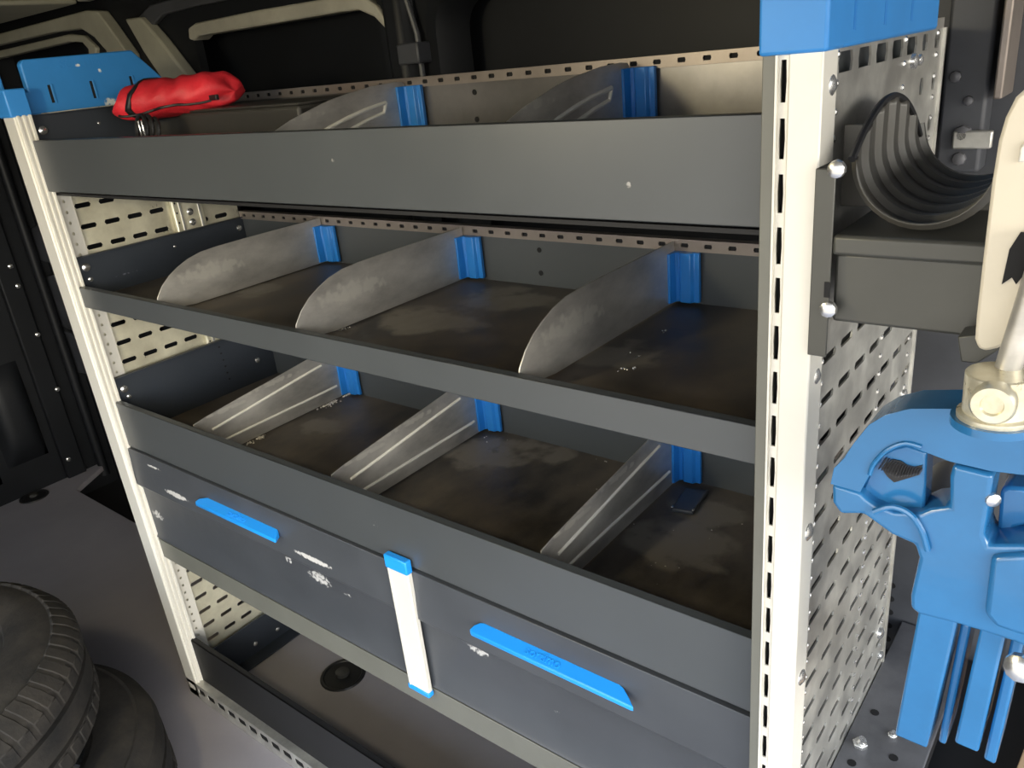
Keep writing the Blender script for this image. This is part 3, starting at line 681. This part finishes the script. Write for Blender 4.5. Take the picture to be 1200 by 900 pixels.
# raised web on the body and boss
web = trace([(1160, 655), (1200, 652), (1260, 655), (1260, 760), (1195, 748), (1165, 738), (1152, 722)], Y0 - .006)
MB().prism(web, 1, Y0 - .004, Y0 + .006).build('raised_web', 'paint', vz, bevel=.004, seg=3)
def smooth_path(pts, n=5):
    out = []; q = [pts[0]] + list(pts) + [pts[-1]]
    for i in range(1, len(q) - 2):
        for k in range(n):
            t = k / n; p0, p1, p2, p3 = q[i - 1], q[i], q[i + 1], q[i + 2]
            out.append(.5 * ((2 * p1) + (p2 - p0) * t + (2 * p0 - 5 * p1 + 4 * p2 - p3) * t * t + (3 * p1 - p0 - 3 * p2 + p3) * t ** 3))
    return out + [pts[-1]]
arc = [P(1024, 600, 1, Y0 - .001), P(1045, 594, 1, Y0 - .001), P(1066, 602, 1, Y0 - .001), P(1080, 622, 1, Y0 - .001), P(1087, 645, 1, Y0 - .001)]
MB().tube(smooth_path(arc), .0022, 8).build('casting_ridge', 'paint', vz, smooth=True)
MB().tube(smooth_path([P(a, b_, 1, Y0 - .0005) for a, b_ in ((1019, 556), (1023, 545), (1034, 532), (1046, 524), (1062, 519.5), (1080, 524))]), .0016, 8).build('casting_ridge', 'paint', vz, smooth=True)
# right-hand jaw block beyond the gap
blk = trace([(1172, 575), (1180, 570), (1210, 574), (1210, 615), (1190, 618), (1178, 632), (1168, 628)], -.02)
MB().prism(blk, 1, -.02, .01).build('jaw_block', 'paint', vz, bevel=.003)
c_ = P(1163, 585, 1, Y0 + .004); MB().dome(c_, (.6, -1, 0), .005, 10).build('set_screw', 'chrome', vz, smooth=True)
c_ = P(1098, 588, 1, .01); MB().tube([(c_.x, -.03, c_.z), (c_.x, .05, c_.z)], .014, 16).build('guide_rod', 'galv_dark', vz, smooth=True)
# slide bars
for pts, y0, y1, nm in (([(1077, 712), (1122, 728), (1086, 878), (1048, 862)], -.035, .0, 'slide_bar'), ([(1126, 730), (1138, 734), (1108, 874), (1099, 870)], -.02, .02, 'slide_rib'),
                        ([(1149, 735), (1178, 745), (1146, 883), (1118, 871)], -.03, .02, 'slide_bar'), ([(1186, 745), (1200, 752), (1166, 897), (1152, 890)], -.02, .02, 'slide_rib')):
    MB().prism(trace(pts, y0), 1, y0, y1).build(nm, 'paint', vz, bevel=.002)
c_ = P(1196, 782, 1, Y0 - .005); MB().dome(c_, (-.3, -1, .3), .010, 10).build('side_bolt', 'chrome', vz, smooth=True)
# screw head, boss and cross bar
a = P(1166, 488, 1, -.055); top = P(1172, 436, 1, -.055)
ax = (top - a).normalized(); hl = (top - a).length
sh = MB().lathe(a, ax, [(.0205, 0), (.0205, .003), (.0178, .004), (.0178, hl * .97), (.0170, hl), (.0001, hl), (.0001, 0)], 28).build('screw_head', 'brass', vz, smooth=True, label='pale zinc steel screw head')
MB().lathe(a - ax * .005, ax, [(.0235, 0), (.0235, .005), (.0001, .005), (.0001, 0)], 28).build('collar', 'paint', sh, smooth=True)
b0 = P(1163, 474, 1, -.080); b1 = P(1174, 452, 1, -.05)
kd = (b0 - b1).normalized()
MB().lathe(b0, kd, [(.0115, -.008), (.0120, .0), (.0105, .0025), (.0062, .0025), (.0055, .0005), (.0001, .0008), (.0001, -.008)], 24).build('handle_knob', 'brass', sh, smooth=True)
MB().tube([b1, b0 - kd * .006], .0085, 16).build('handle_bar', 'alu', sh, smooth=True)
r0 = P(1180, 436, 1, -.045); r1 = P(1203, 365, 1, -.045)
MB().tube([r0, r1, r0 + (r1 - r0) * 2.2], .0072, 16).build('handle_bar', 'alu', sh, smooth=True, label='grey steel cross bar')

# ================================================================== TYRES
def tyre(center, tilt, label, blocks=True, R=.325, r_in=.20, w=.20, nb=64, m='rubber', spin=0):
    t = thing('car_tyre', (center[0], center[1], center[2] - w / 2), label, 'tyre', 'worn tyres stacked on the floor')
    h = w / 2
    half = [(r_in, h * .62), (r_in + .006, h * .80), (r_in + .018, h * .84), (r_in + .022, h * .93), (r_in + .05, h * 1.0), (R - .055, h * .97), (R - .035, h * .90), (R - .030, h * .92), (R - .016, h * .80), (R - .006, h * .70)]
    prof = half + [(R, h * .5), (R, h * .30), (R - .007, h * .285), (R - .007, h * .22), (R + .001, h * .205), (R + .001, -h * .205), (R - .007, -h * .22), (R - .007, -h * .285), (R, -h * .30), (R, -h * .5)] + [(a, -b) for a, b in reversed(half)]
    prof += [(r_in + .008, -h * .5), (R - .02, -h * .45), (R - .02, h * .45), (r_in + .008, h * .5)]
    o = MB().lathe((0, 0, 0), (0, 0, 1), prof, 96).build('tyre_casing', m, None, smooth=True, angle=28)
    o.parent = t; o.location = (0, 0, h)
    # shoulder blocks, joined
    b = MB()
    for s in ((1, -1) if blocks else (-1,)):
        for k in range(nb):
            a0 = 2 * math.pi * k / nb; a1 = a0 + 2 * math.pi / nb * .74
            vs = []
            for a in (a0, a1):
                for (r, z) in ((R - .036, h * .88), (R - .031, h * .945), (R - .012, h * .80), (R + .0022, h * .60), (R + .0022, h * .33), (R - .004, h * .33)):
                    tw = .035 * (1 - (z / h)) * 1.6
                    vs.append((r * math.cos(a + tw * s), r * math.sin(a + tw * s), z * s))
            fs = [(0, 1, 2, 3, 4, 5), (11, 10, 9, 8, 7, 6)] + [(i, i + 6, (i + 1) % 6 + 6, (i + 1) % 6) for i in range(6)]
            b.add(vs, fs)
    tb = b.build('tread_blocks', m, None, bevel=.0015, seg=1, kind='stuff'); tb.parent = o
    t.rotation_euler = (tilt[0], tilt[1], spin)
    return t
TYRES = [((.02, -.50, .30), (math.radians(0), math.radians(0)), 'worn black tyre on top of the stack, its chunky shoulder blocks facing up'),
         ((.075, -.440, .09), (0, 0), 'dusty black tyre lying flat on the floor under another tyre')]
for i, (c_, tl, lb) in enumerate(TYRES): tyre(c_, tl, lb, blocks=(i == 0))
